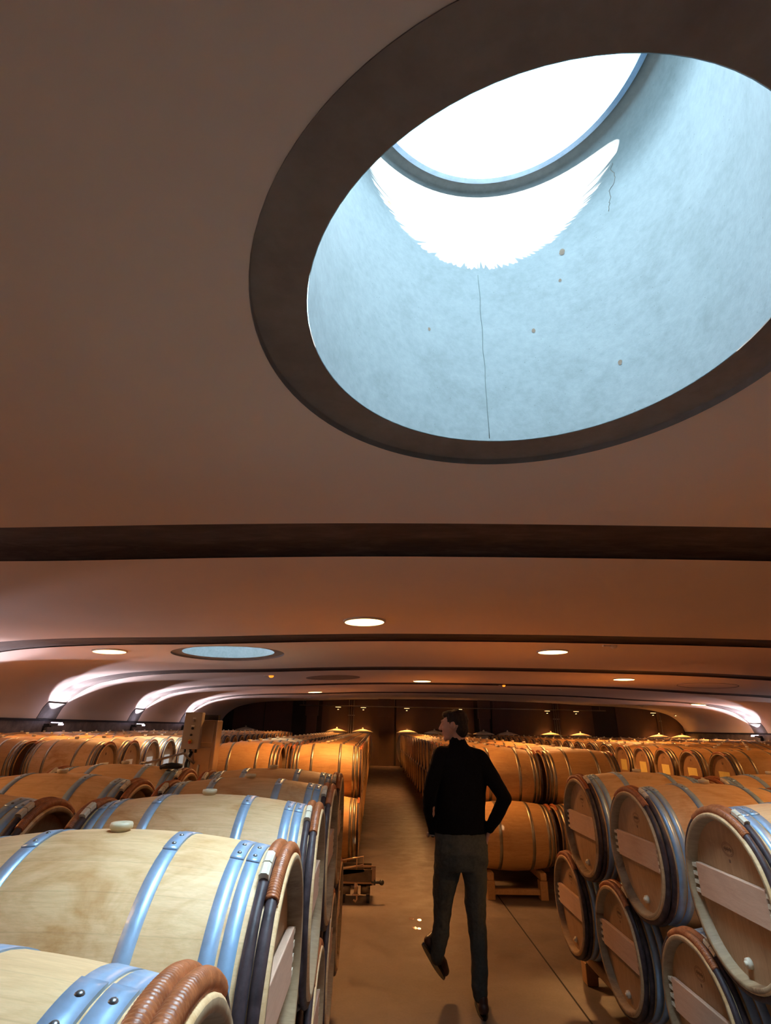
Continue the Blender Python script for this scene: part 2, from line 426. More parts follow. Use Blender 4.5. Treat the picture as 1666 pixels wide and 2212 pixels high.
# walls
bm = new(); add_box(bm, (XL - .15, (YF + YB) / 2, .87), (.3, YB - YF, 1.76)); struct('wall_left', bm, M['granite'])
bm = new(); add_box(bm, (XR + .15, (YF + YB) / 2, .87), (.3, YB - YF, 1.76)); struct('wall_right', bm, M['granite'])
for nm, xx in (('trim_3', XL + .01), ('trim_4', XR - .01)):
    bm = new(); add_box(bm, (xx, (YF + YB) / 2, 1.735), (.05, YB - YF, .05)); struct(nm, bm, M['backdark'], label='dark coping line along the top of the stone wall')
bm = new(); add_box(bm, (XC, YF - .1, 1.7), (XR - XL + 1, .2, 3.6)); struct('wall_front', bm, M['backwall'])
bm = new(); add_box(bm, (XC, YB + .1, 1.7), (XR - XL + 1, .2, 3.6)); wb = struct('wall_back', bm, M['backdark'])
for (x0, x1, z1, dep) in ((-7.0, -5.5, 2.95, .05), (-5.45, -4.1, 2.95, .05), (-2.6, 1.0, 3.02, .06), (1.1, 5.0, 3.03, .06), (5.9, 9.0, 3.03, .06), (9.1, 11.0, 3.0, .06),
                          (12.2, 14.2, 2.9, .05), (14.25, 15.5, 2.75, .05)):
    bm = new(); add_box(bm, ((x0 + x1) / 2, YB - dep / 2, z1 / 2), (x1 - x0, dep, z1)); mk('wall_panel', bm, M['backwall'], wb, False)
for xx in (.5, 5.5, -3.1):
    bm = new(); add_box(bm, (xx, YB - .18, 2.65), (.62, .24, .9)); add_box(bm, (xx, YB - .13, 1.1), (.5, .14, 2.2)); mk('pilaster', bm, M['backwall'], wb, False)

# skylights
def skylight(idx, sx, sy, label):
    zr = min(zc(sx - 1), zc(sx + 1), zc(sx)) + .02
    root = empty('round_skylight', (sx, sy, zr), 0, label, 'skylight')
    seg = 96; bm = new()
    ri, ro = .83, 1.02
    def Z(x, extra): return zc(sx + x) - zr + extra
    rings = []
    for (r, dz) in ((ro, -.004), (ro, .03), (ri, .03), (ri + .012, .036), (ri + .02, .10), (ro + .03, .10), (ro + .03, .0)):
        rings.append([bm.verts.new((r * math.cos(a), r * math.sin(a), Z(r * math.cos(a), dz))) for a in [2 * PI * k / seg for k in range(seg)]])
    for A, B in zip(rings, rings[1:]):
        for k in range(seg): bm.faces.new((A[k], A[(k + 1) % seg], B[(k + 1) % seg], B[k]))
    o = mk('concrete_ring', fixn(bm), M['ring'], root, True); bevel_mod(o, .004)
    H = 1.90; bm = new()
    A = [bm.verts.new((ri * math.cos(a), ri * math.sin(a), Z(ri * math.cos(a), .032))) for a in [2 * PI * k / seg for k in range(seg)]]
    prev = A
    for (r, z) in ((ri, .3), (ri, .8), (ri, 1.4), (ri, H), (.765, H + .01), (.765, H + .04)):
        B = [bm.verts.new((r * math.cos(a), r * math.sin(a), z)) for a in [2 * PI * k / seg for k in range(seg)]]
        for k in range(seg): bm.faces.new((prev[k], prev[(k + 1) % seg], B[(k + 1) % seg], B[k]))
        prev = B
    mk('shaft', bm, M['shaft'], root, True)
    bm = new()
    # steel frame ring carrying the pane
    n = seg
    pr = [(.768, H - .008), (.735, H - .008), (.735, H + .025), (.745, H + .025), (.745, H + .045), (.79, H + .045), (.79, H + .02), (.768, H + .02)]
    rg = [[bm.verts.new((r * math.cos(2 * PI * k / n), r * math.sin(2 * PI * k / n), z)) for k in range(n)] for (r, z) in pr]
    for i in range(len(pr)):
        A, B = rg[i], rg[(i + 1) % len(pr)]
        for k in range(n): bm.faces.new((A[k], A[(k + 1) % n], B[(k + 1) % n], B[k]))
    mk('steel_frame', fixn(bm), M['steel'], root, False)
    bm = new(); bmesh.ops.create_circle(bm, cap_ends=True, segments=64, radius=.745, matrix=Matrix.Translation((0, 0, H + .03)))
    mk('glass_pane', bm, M['glass'], root, False)
    bm = new(); rnd = random.Random(5)
    a = -2.9
    while a < -.25:
        w = rnd.uniform(.02, .07); L = rnd.uniform(.01, .12) * (1.9 if rnd.random() < .14 else 1) + .02
        c_ = [(.75, a), (.75, a + w), (.74 - L * .45, a + w * .8), (.74 - L, a + w * .45), (.74 - L * .4, a + w * .15)]
        bm.faces.new([bm.verts.new((r_ * math.cos(t_), r_ * math.sin(t_), H + .034)) for (r_, t_) in c_]); a += w * .8
    mk('shadow_teeth', bm, M['bark'], root, False)  # unseen debris teeth added on the pane rim to make the sun patch jagged
    if idx == 0:     # hairline joint, rust spots and scratches on the shaft wall
        bm = new()
        pts = []
        for k in range(26):
            z = .05 + k * .045; a = PI / 2 + .006 * noise.noise(Vector((k * .35, 1, 2)))
            pts.append(((ri - .001) * math.cos(a), (ri - .001) * math.sin(a), z))
        add_tube(bm, pts, .0020, 5)
        mk('wall_joint', bm, plain('joint_grey', (.16, .18, .17), None, 20, .8, 0, 0), root)
        rust = plain('rust_stain', (.16, .09, .05), (.24, .15, .09), 30, .8, 0, 0)
        for (a, z, s) in ((.98, 1.22, .016), (1.02, 1.02, .008), (2.28, 1.5, .012), (1.23, .72, .010), (1.95, .70, .008), (.75, .34, .010)):
            bm = new(); bmesh.ops.create_circle(bm, cap_ends=True, segments=14, radius=s)
            for v in bm.verts:
                v.co.x *= 1 + .4 * noise.noise(v.co * 90 + Vector((a * 9, 0, 0))); v.co.y *= 1.5
                y = v.co.x / ri + a; z2 = z + v.co.y; v.co = Vector(((ri - .0015) * math.cos(y), (ri - .0015) * math.sin(y), z2))
            mk('rust_spot', bm, rust, root)
        bm = new()
        p = []; a, z = .55, 1.62
        for k in range(22):
            p.append(((ri - .001) * math.cos(a), (ri - .001) * math.sin(a), z)); a += random.uniform(-.008, .022); z -= random.uniform(.008, .026)
        add_tube(bm, p, .0012, 4); mk('hairline_crack', bm, rust, root)
skylight(0, *SKY[0], 'large round skylight shaft overhead with sunlit concrete wall and dark ring')
skylight(1, *SKY[1], 'small looking round skylight in the vault above the far left barrels')
def hatch(i, lab):
    sx, sy = OPEN[i]; r = OUT[i]; seg = 64; z = zc(sx)
    root = empty('round_hatch', (sx, sy, z), 0, lab, 'ceiling hatch')
    bm = new(); A = [bm.verts.new(((r + .015) * math.cos(2 * PI * k / seg), (r + .015) * math.sin(2 * PI * k / seg), zc(sx + r * math.cos(2 * PI * k / seg)) - z - .004)) for k in range(seg)]
    A2_ = [bm.verts.new(v.co + Vector((0, 0, .03))) for v in A]
    bm.faces.new(A[::-1]); bm.faces.new(A2_)
    for k in range(seg): bm.faces.new((A[k], A[(k + 1) % seg], A2_[(k + 1) % seg], A2_[k]))
    fixn(bm); mk('hatch_cover', bm, M['ring'] if i == 2 else M['ceil'], root, False)
    if i == 2: return
    bm = new(); add_tube(bm, [((r - .02) * math.cos(2 * PI * k / seg), (r - .02) * math.sin(2 * PI * k / seg), zc(sx + r * math.cos(2 * PI * k / seg)) - z) for k in range(seg)], .014, 6, True)
    mk('rim', bm, M['ring'], root)
hatch(2, 'dark round closed hatch in the ceiling beyond the blue skylight')
hatch(3, 'faint round hatch outline in the ceiling at the far right')

# ------------------------------------------------------------------ ceiling lamps
def downlight(x, y, lab, power=120):
    z = zc(x); root = empty('ceiling_downlight', (x, y, z), 0, lab, 'ceiling light', 'round warm downlights in the vault')
    sl = math.atan2(zc(x + .1) - zc(x - .1), .2); root.rotation_euler = (0, -sl, 0)
    bm = new(); lathe_z(bm, [(.262, -.022), (.0, -.024)], 48); o = mk('lamp_disc', fixn(bm), M['lamp_warm'], root)
    bm = new(); lathe_z(bm, [(.285, .01), (.285, -.018), (.262, -.026), (.262, .01)], 48); mk('trim_ring', fixn(bm), M['white_pl'], root, False)
    d = bpy.data.lights.new('lamp', 'AREA'); d.shape = 'DISK'; d.size = .5; d.energy = power; d.color = (1.0, .45, .14); d.spread = R(165)
    o = bpy.data.objects.new('lamp', d); COL.objects.link(o); o.parent = root; o.location = (0, 0, -.03)
DL = [(-.16, 7.0, 'warm round downlight nearest to the camera, above the aisle', .95),
      (-4.65, 9.4, 'warm round downlight at left beside the blue round skylight', .5),
      (3.28, 9.8, 'warm round downlight right of the aisle, in the second bay', 1),
      (1.44, 16.6, 'small far warm downlight above the end of the aisle', 1),
      (6.8, 14.7, 'warm round downlight right of centre in the bay with the faint hatch', 1),
      (-2.3, 21.2, 'farthest warm downlight at left, just before the dark end wall', 1),
      (13.4, 22.6, 'farthest warm downlight at right beside the lit curved vault edge', 1),
      (-4.6, 2.2, 'unseen warm fill downlight added out to the left of the camera', 1.0), (3.6, 2.2, 'unseen warm fill downlight added out to the right of the big skylight', .6),
      (7.8, 6.8, 'unseen warm fill downlight added outside the picture, right of the nearest one', .8)]  # last three are unseen fill lamps, added to warm the near barrels
LP = 88
for (x, y, l, k) in DL:
    downlight(x, y, l, LP * k)
def wall_lamp(side, y, lab, power):
    s = 1 if side == 'L' else -1; xx = XL if side == 'L' else XR
    root = empty('wall_uplight', (xx, y, 1.60), 0 if s > 0 else PI, lab, 'wall light', 'violet white uplights under the vault bands')
    bm = new(); add_box(bm, (.09, 0, .02), (.18, .07, .07)); add_box(bm, (.02, 0, -.12), (.05, .12, .26)); mk('bracket', bm, M['dark_steel'], root, False)
    bm = new(); add_box(bm, (.27, 0, .045), (.20, .22, .06)); o = mk('lamp_housing', bm, M['trim_metal'], root, False); bevel_mod(o, .008)
    bm = new(); add_box(bm, (.27, 0, .082), (.16, .18, .012)); add_box(bm, (.376, 0, .045), (.008, .18, .03)); mk('lamp_lens', bm, M['lamp_cool'], root, False)
    for (k, aim, size) in ((1.35, (1, 0, .62), 88), (1.15, (.24, 0, 1), 100)):
        d = bpy.data.lights.new('lamp', 'SPOT'); d.energy = power * k; d.color = (.98, .86, 1.0); d.spot_size = R(size); d.spot_blend = .18; d.shadow_soft_size = .04
        d.use_nodes = True; nt = d.node_tree; em = nt.nodes['Emission']; lf = nt.nodes.new('ShaderNodeLightFalloff'); lf.inputs['Strength'].default_value = 1.0
        nt.links.new(lf.outputs['Quadratic' if k > 1 else 'Linear'], em.inputs['Strength'])
        o = bpy.data.objects.new('lamp', d); COL.objects.link(o); o.parent = root; o.location = (.30, 0, .10)
        o.rotation_mode = 'QUATERNION'; o.rotation_quaternion = Vector(aim).to_track_quat('-Z', 'Y')
names = ['behind the camera', 'level with the first dark band', 'under the second band', 'nearest one seen on the stone wall', 'middle of the three seen', 'farthest, beside the control panel']
WL = 150
for i, r in enumerate(RIBS):
    wall_lamp('L', r + RW / 2, 'violet white wall uplight on the left stone wall, ' + names[i], WL * (.3, .45, 1, 1, 1, 1)[i])
    nm = ['behind the camera', 'out of the picture', 'out of the picture, second band', 'out of the picture, third band', 'out of the picture, fourth band', 'at the far right edge of the picture']
    wall_lamp('R', r + RW / 2, 'violet white uplight on the right stone wall, ' + nm[i], WL * (1 if i == 5 else .4 if i == 4 else .18))

# ------------------------------------------------------------------ barrels
RB, RH, HL = .345, .295, .47           # belly radius, head radius, half length
def rb(x): return RB - (RB - RH) * (abs(x) / HL) ** 2.0
def stave_bm(seg=56, n=20):
    bm = new()
    prof = [(-HL + .045, .268), (-HL + .003, .275), (-HL, .279), (-HL, .291)] + [(x, rb(x)) for x in [-HL + .004 + (2 * HL - .008) * k / n for k in range(n + 1)]] \
        + [(HL, .291), (HL, .279), (HL - .003, .275), (HL - .045, .268)]
    N_ = len(prof) - 1
    lathe_x(bm, prof, seg, lambda i: 1 if i < 3 or i >= N_ - 3 else 0); return fixn(bm)
def head_bm(s, seg=40):
    bm = new(); x = s * (HL - .043)
    A = [bm.verts.new((x, .272 * math.sin(2 * PI * k / seg), .272 * math.cos(2 * PI * k / seg))) for k in range(seg)]
    B = [bm.verts.new((x - s * .022, .272 * math.sin(2 * PI * k / seg), .272 * math.cos(2 * PI * k / seg))) for k in range(seg)]
    bm.faces.new(A); bm.faces.new(B)
    for k in range(seg): bm.faces.new((A[k], A[(k + 1) % seg], B[(k + 1) % seg], B[k]))
    return fixn(bm)
def hoop_bm(x0, x1, lap=True, seg=72, a0=0.0):
    bm = new(); T = .0022
    def ring(x, e): return [bm.verts.new((x, (rb(x) + e) * math.sin(a0 + 2 * PI * k / seg), (rb(x) + e) * math.cos(a0 + 2 * PI * k / seg))) for k in range(seg)]
    P = [ring(x0, -.001), ring(x0, T), ring(x1, T), ring(x1, -.001)]
    for i in range(3):
        for k in range(seg): bm.faces.new((P[i][k], P[i][(k + 1) % seg], P[i + 1][(k + 1) % seg], P[i + 1][k]))
    if lap:
        L = []
        for t_ in range(9):
            a = -.02 + t_ * .042
            L.append([bm.verts.new((x, (rb(x) + e) * -math.sin(a), (rb(x) + e) * math.cos(a))) for (x, e) in ((x0, .001), (x0, T + .0028), (x1, T + .0028), (x1, .001))])
        for i in range(8):
            for k in range(4): bm.faces.new((L[i][k], L[i][(k + 1) % 4], L[i + 1][(k + 1) % 4], L[i + 1][k]))
        bm.faces.new(L[0]); bm.faces.new(L[-1][::-1])
    return fixn(bm)
def rivet_bm(x0, x1, a):
    bm = new(); xm = (x0 + x1) / 2
    r = rb(xm) + .004; add_sphere(bm, (xm, -r * math.sin(a), r * math.cos(a)), .0062, 2, (1, 1, .75), Matrix.Rotation(a, 3, 'X'))
    return bm
def arc(x, r, a0, a1, n):  # angle from top towards -Y
    return [(x, -r * math.sin(a0 + (a1 - a0) * k / (n - 1)), r * math.cos(a0 + (a1 - a0) * k / (n - 1))) for k in range(n)]
def chestnut_bm(xc, n=80):
    bm = new(); r = rb(xc) + .006; ph = random.random() * 9
    add_tube(bm, arc(xc, r, 0, 2 * PI * (n - 1) / n, n), lambda t: .0135 + .0011 * math.sin(t * 40 + ph), 10, True); return fixn(bm)
def wicker_bm(xc, a0, a1, fine, slant=1):
    bm = new(); r = rb(xc) + .007; L = (a1 - a0) * r
    if fine:
        turns = int(L / .0068); n = turns * 6 + 1; seg = 14
        up = None; rings = []
        for i in range(n):
            a = a0 + (a1 - a0) * i / (n - 1); ca, sa = math.cos(a), math.sin(a)
            c = Vector((xc, -r * sa, r * ca)); rad_ = Vector((0, -sa, ca)); ax = Vector((1, 0, 0))
            ring = []
            for k in range(seg):
                th = 2 * PI * k / seg
                ph = 2 * PI * (i / 6) + slant * th
                rr = .0156 + .0020 * abs(math.sin(ph / 2)) ** .6 - .0007
                ring.append(bm.verts.new(c + (rad_ * math.cos(th) + ax * math.sin(th)) * rr))
            rings.append(ring)
        for A, B in zip(rings, rings[1:]):
            for k in range(seg): bm.faces.new((A[k], A[(k + 1) % seg], B[(k + 1) % seg], B[k]))
        bm.faces.new(rings[0]); bm.faces.new(rings[-1])
    else:
        add_tube(bm, arc(xc, r, a0, a1, 16), .0160, 8)
    return fixn(bm)
def cap_bm(xc, a0, a1):
    bm = new(); r = rb(xc) + .012; k = 7
    rows = []
    for i in range(k):
        a = a0 + (a1 - a0) * i / (k - 1); c = Vector((xc, -r * math.sin(a), r * math.cos(a))); u = Vector((0, -math.sin(a), math.cos(a)))
        rows.append([bm.verts.new(c + Vector((sx * .012, 0, 0)) + u * uz) for (sx, uz) in ((-1, -.006), (-1, .014), (-.5, .019), (.5, .019), (1, .014), (1, -.006))])
    for A, B in zip(rows, rows[1:]):
        for j in range(6): bm.faces.new((A[j], A[(j + 1) % 6], B[(j + 1) % 6], B[j]))
    bm.faces.new(rows[0]); bm.faces.new(rows[-1]); return fixn(bm)
def bung_bm(r=.029, h=.017):
    bm = new(); z = RB - .006
    lathe_z(bm, [(0, z), (r * .8, z), (r * .85, z + .010), (r, z + .012), (r, z + h + .004), (r * .93, z + h + .008), (r * .35, z + h + .008), (r * .3, z + h + .003), (0, z + h + .003)], 28); return fixn(bm)
def bar_bm(s):
    bm = new(); x = s * (HL - .028)
    add_box(bm, (x, 0, .012), (.022, .462, .128)); return bm
def pegs(s, side):
    out = []; x = s * (HL - .028)
    for k in range(4):
        z = .012 - .048 + k * .032; y = side * .247
        bm = new(); add_box(bm, (x, y, z), (.020, .036, .015)); out.append(bm)
    return out
def plug_bm(s):
    bm = new(); x = s * (HL - .043)
    add_cyl(bm, (x, 0.0, -.215), (x + s * .014, 0.0, -.215), .019, .017, 20); add_cyl(bm, (x, 0, -.215), (x + s * .022, 0, -.215), .009, .008, 14); return bm
def stamp_bm(s):
    bm = new(); x = s * (HL - .0422); c = Vector((x, .0, .165))
    for (ra, rz) in ((.040, .026), (.035, .021)):
        n = 28; A = [bm.verts.new(c + Vector((0, ra * math.cos(2 * PI * k / n), rz * math.sin(2 * PI * k / n)))) for k in range(n)]
        B = [bm.verts.new(c + Vector((0, (ra - .0018) * math.cos(2 * PI * k / n), (rz - .0018) * math.sin(2 * PI * k / n)))) for k in range(n)]
        for k in range(n): bm.faces.new((A[k], A[(k + 1) % n], B[(k + 1) % n], B[k]))
    for k in range(7):
        add_box(bm, c + Vector((0, -.024 + k * .008, 0)), (.0008, .0022, .016 if k % 2 else .010))
    add_box(bm, c + Vector((0, 0, 0)), (.0008, .05, .0018)); add_box(bm, c + Vector((0, .0, -.042)), (.0008, .010, .012)); return bm
def barrel_near(fine=True, wood='stave', hd='head'):
    root = empty('wine_barrel'); ax = Vector((0, 0, RB))
    P = lambda n, bm, m, par=None, sm=True: mk(n, bm, m, par or root, sm, ax if par is None else None)
    P('staves', stave_bm(), [M[wood], M['chime']])
    for s in (-1, 1):
        P('barrel_head', head_bm(s), M[hd], None, False)
        for (a, b) in ((.074, .107), (.113, .147), (.278, .314)):
            x0, x1 = s * (HL - a), s * (HL - b)
            h = P('steel_hoop', hoop_bm(x0, x1), M['steel'])
            h.data.polygons.foreach_set('use_smooth', [abs(p.normal.x) < .5 for p in h.data.polygons])
            for ra in (.09, .24): mk('rivet', rivet_bm(x0, x1, ra), M['rivet'], h)
        for (xc, a0, a1, c0) in ((HL - .021, -.60, .66, None), (HL - .049, -.70, .26, .40)):
            c = P('chestnut_hoop', chestnut_bm(s * xc), M['bark'])
            w = mk('wicker_binding', wicker_bm(s * xc, a0, a1, fine, 1 if c0 else -1), M['wicker'], c)
            if c0:
                for (q0, q1) in ((.28, .40), (.412, .52)):
                    mk('binding_cap', cap_bm(s * xc, q0, q1), M['peg'], c, False)
        b = P('head_crossbar', bar_bm(s), M['bar'], None, False); bevel_mod(b, .003)
        for side in (-1, 1):
            for pb in pegs(s, side): mk('peg', pb, M['peg'], b, False)
        P('brand_stamp', stamp_bm(s), M['stamp'], None, False)
        P('head_plug', plug_bm(s), M['peg'])
    P('bung', bung_bm(), M['bung'])
    return root
def barrel_mid(wood='stave_old', hd='head_old', card=None):
    root = empty('wine_barrel'); ax = Vector((0, 0, RB))
    P = lambda n, bm, m, sm=True: mk(n, bm, m, root, sm, ax)
    P('staves', stave_bm(40, 12), [M[wood], M['chime']])
    for s in (-1, 1):
        P('barrel_head', head_bm(s, 32), M[hd], False)
        for (a, b) in ((.045, .080), (.092, .122), (.272, .306)):
            P('steel_hoop', hoop_bm(s * (HL - a), s * (HL - b), False, 48), M['hoop_old'])
        P('chestnut_hoop', chestnut_bm(s * (HL - .018), 40), M['bark'])
        P('wicker_binding', wicker_bm(s * (HL - .018), -.45, .5, False), M['wicker'])
        if card:
            bm = new(); add_box(bm, (s * (HL - .041), 0, -.03), (.002, .24, .19)); P('paper_card', bm, M[card], False)
            bm = new(); add_cyl(bm, (s * (HL - .042), 0, .17), (s * (HL - .040), 0, .17), .016, seg=12); P('cask_mark', bm, M['stamp'], False)
    P('bung', bung_bm(.026, .026), M['bung'])
    return root
def barrel_far_mesh(wood='stave_old', cardm=None):
    bm = new(); lathe_x(bm, [(-HL + .04, .268), (-HL, .277), (-HL, .292)] + [(x, rb(x)) for x in [-HL + 2 * HL * k / 8 for k in range(9)]] + [(HL, .292), (HL, .277), (HL - .04, .268)], 28, 0)
    for s in (-1, 1):
        h = head_bm(s, 24); me = bpy.data.meshes.new('t'); h.to_mesh(me); h.free()
        n0 = len(bm.faces); bm.from_mesh(me); bm.faces.ensure_lookup_table()
        for f in bm.faces[n0:]: f.material_index = 1
        bpy.data.meshes.remove(me)
        for (a, b, mi) in ((.045, .080, 2), (.092, .122, 2), (.272, .306, 2), (.004, .038, 3)):
            e = .004 if mi == 2 else .018
            x0, x1 = s * (HL - a), s * (HL - b)
            lathe_x(bm, [(x0, rb(x0)), (x0, rb(x0) + e), (x1, rb(x1) + e), (x1, rb(x1))], 28, mi)
        if cardm: add_box(bm, (s * (HL - .041), 0, -.01), (.002, .20, .15), mi=5)
    n0 = len(bm.faces); add_cyl(bm, (0, 0, RB - .01), (0, 0, RB + .03), .024, seg=10, mi=4)
    fixn(bm); bmesh.ops.translate(bm, verts=bm.verts[:], vec=(0, 0, RB))
    me = bpy.data.meshes.new('wine_barrel'); bm.to_mesh(me); bm.free()
    for p in me.polygons: p.use_smooth = abs(p.normal.x) < .9
    for k in (wood, 'head_old', 'hoop_old', 'bark', 'bung', 'card' if cardm != 'y' else 'card_y'): me.materials.append(M[k])
    return me

ORD = ['', 'first', 'second', 'third', 'fourth', 'fifth', 'sixth', 'seventh', 'eighth', 'ninth', 'tenth', 'eleventh', 'twelfth', 'thirteenth', 'fourteenth',
       'fifteenth', 'sixteenth', 'seventeenth', 'eighteenth', 'nineteenth', 'twentieth', 'twenty-first', 'twenty-second', 'twenty-third', 'twenty-fourth', 'twenty-fifth']
PROTO = {}
def put(kind, x, y, z, label, group, rz=0, tilt=None):
    if kind == 'far' or kind == 'farcard' or kind == 'farcream':
        if kind not in PROTO: PROTO[kind] = barrel_far_mesh('stave' if kind == 'farcream' else 'stave_old', 'y' if kind == 'farcard' else None)
        o = bpy.data.objects.new('wine_barrel', PROTO[kind]); COL.objects.link(o)
    else:
        if kind not in PROTO:
            PROTO[kind] = {'near': lambda: barrel_near(True), 'mid': lambda: barrel_mid(), 'midcard': lambda: barrel_mid('stave', 'head', 'card'),
                           'midyellow': lambda: barrel_mid('stave_old', 'head_old', 'card_y')}[kind]()
            o = PROTO[kind]
        else: o = dup(PROTO[kind])
    o.location = (x, y, z - RB); o.rotation_euler = (0, 0, rz)
    tag(o, label, 'barrel', group); return o

ZU = 1.09
# near left stack
XA = -.20 - HL; ysL = [.80, 1.62, 2.43, 3.20, 3.92]; zl = ZU - math.sqrt(.692 ** 2 - .400 ** 2)
labsL = ['nearest pale oak barrel in the bottom left corner, orange wicker rim and riveted hoops',
         'large pale oak barrel with cream bung, second from the camera left of the aisle',
         'third pale barrel from the camera along the left aisle edge, cream bung on top',
         'fourth pale barrel along the left aisle edge, in front of the last dim one',
         'last barrel of the near left row, dim, just before the machine on the floor']
for y, l in zip(ysL, labsL): put('near', XA, y, ZU, l, 'pale barrels of the near left stack, top layer', R(random.uniform(-1, 1)))
for k in range(6):
    y = ysL[0] - .40 + .79 * k if k < 5 else 4.32
    put('near', XA, y, zl, f'lower layer barrel of the near left stack beside the aisle, {ORD[k + 1]} from the camera', 'pale barrels of the near left stack, bottom layer')
XA2 = -1.27 - HL
for y, l in zip((2.40, 3.28, 4.08), ('barrel at the left picture edge behind the large pale barrel, orange wicker on its rim',
                                       'second left row barrel with dark open head, behind the one at the picture edge',
                                       'back barrel of the second left row, black strap lying on its rim')):
    put('near', XA2, y, ZU, l, 'barrels of the second near left row', R(random.uniform(-1.5, 1.5)))
for k, y in enumerate((2.0, 2.84, 3.68, 4.48)):
    put('near', XA2, y, zl, f'lower layer barrel of the second near left row, {ORD[k + 1]} from the camera', 'lower barrels of the second near left row')
# near right stack
XB = 1.45 + HL; zr = ZU - math.sqrt(.692 ** 2 - .415 ** 2)
for y, l in zip((2.51, 3.34, 4.17), ('nearest upper barrel at the right picture edge, pink crossbar and oval stamp on its head',
                                     'middle upper barrel of the near right stack, blue hoops and pink crossbar',
                                     'rear upper barrel of the near right stack, smallest of the three pink crossbars on top')):
    put('near', XB, y, ZU, l, 'upper barrels of the near right stack', R(random.uniform(-1, 1)))
for y, l in zip((2.1, 2.925, 3.755, 4.585), ('lowest right barrel hidden under the nearest upper one, outside the picture edge',
                                            'lower right barrel at the bottom picture edge, stray wicker sticking out of its rim',
                                            'lower barrel of the near right stack between the edge one and the last one',
                                            'last lower barrel of the near right stack, farthest from the camera')):
    put('near', XB, y, zr, l, 'lower barrels of the near right stack')
XB2 = XB + .98
for y, l in zip((3.34, 4.17), ('barrel behind the middle upper right one, in the second row', 'barrel at the right picture edge in the second right row, only its top showing')):
    put('near', XB2, y, ZU, l, 'upper barrels of the second right row')
for k, y in enumerate((2.925, 3.755, 4.585)):
    put('near', XB2, y, zr, f'lower barrel of the second right row, {ORD[k + 1]} from the camera', 'lower barrels of the second right row')

# far blocks: list every place first, then build the nearest ones one by one
ZF, YEND = 1.15, 24.2
PLACES = []
def row(xc, y0, dy, side, rowname, lower, card=None, creams=()):
    n = int((YEND - y0) / dy) + 1
    z2 = ZF - math.sqrt(.692 ** 2 - (dy / 2) ** 2)
    for k in range(n):
        y = y0 + k * dy
        if y * .748 * 1.06 < abs(xc) - .6 and xc > 0: continue       # outside the picture
        near = y < 11.5
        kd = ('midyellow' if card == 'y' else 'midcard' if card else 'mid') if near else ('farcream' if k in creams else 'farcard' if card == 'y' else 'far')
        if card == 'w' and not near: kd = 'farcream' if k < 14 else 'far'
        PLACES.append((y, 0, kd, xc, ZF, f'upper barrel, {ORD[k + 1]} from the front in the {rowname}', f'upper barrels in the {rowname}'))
    for k in range(n + 1):
        y = y0 + (k - .5) * dy
        if y * .748 * 1.06 < abs(xc) - .6 and xc > 0: continue
        seen = lower is True or k < 2
        PLACES.append((y, 0 if seen else 1, 'mid' if y < 10 else 'far', xc, z2, f'lower barrel, {ORD[k + 1]} from the front in the {rowname}', f'lower barrels in the {rowname}'))
row(-.15 - HL, 7.75, .75, 1, 'far row left of the aisle', True)
row(-1.22 - HL, 7.75, .75, 1, 'second far row left of the aisle', 'f', creams=(4, 5, 6, 7, 8, 9, 10))
row(1.14 + HL, 7.35, .79, 1, 'far row right of the aisle', True)
row(2.12 + HL, 7.35, .79, 1, 'second far row right of the aisle', 'f')
for i in range(4):
    row(-3.5 - HL - 1.02 * i, 7.65, .75, -1, f'far left block, {ORD[i + 1]} row', 'f', card='w' if i == 0 else None)
for i in range(10):
    row(4.86 + HL + 1.03 * i, 7.98, .79, 1, f'far right block, {ORD[i + 1]} row', 'f', card='y' if i == 0 else None)
seenp = sorted([p for p in PLACES if p[1] == 0], key=lambda p: p[0] + abs(p[3]) * .15)
NEARN = sum(1 for o in bpy.data.objects if o.parent is None and o.get('category') == 'barrel')
KEEP = 299 - NEARN
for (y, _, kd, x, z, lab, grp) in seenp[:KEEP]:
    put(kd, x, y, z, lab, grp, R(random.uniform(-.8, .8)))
rest = seenp[KEEP:] + [p for p in PLACES if p[1] == 1]
src = barrel_far_mesh('stave_old')
me = bpy.data.meshes.new('barrel_stock')
vs, fs, mi = [], [], []
sv = [v.co.copy() for v in src.vertices]; sf = [tuple(p.vertices) for p in src.polygons]; sm_ = [p.material_index for p in src.polygons]
for (y, _, kd, x, z, lab, grp) in rest:
    o = len(vs); vs += [(v.x + x, v.y + y, v.z + z - RB) for v in sv]; fs += [tuple(a + o for a in f) for f in sf]; mi += sm_
me.from_pydata(vs, [], fs); me.polygons.foreach_set('material_index', mi)
me.polygons.foreach_set('use_smooth', [abs(n.normal.x) < .9 for n in me.polygons])
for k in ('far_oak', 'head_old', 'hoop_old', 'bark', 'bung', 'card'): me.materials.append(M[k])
o = bpy.data.objects.new('wine_barrels', me); COL.objects.link(o)
tag(o, 'countless small far oak barrels massed before the dark end wall', 'barrels', kind='stuff')

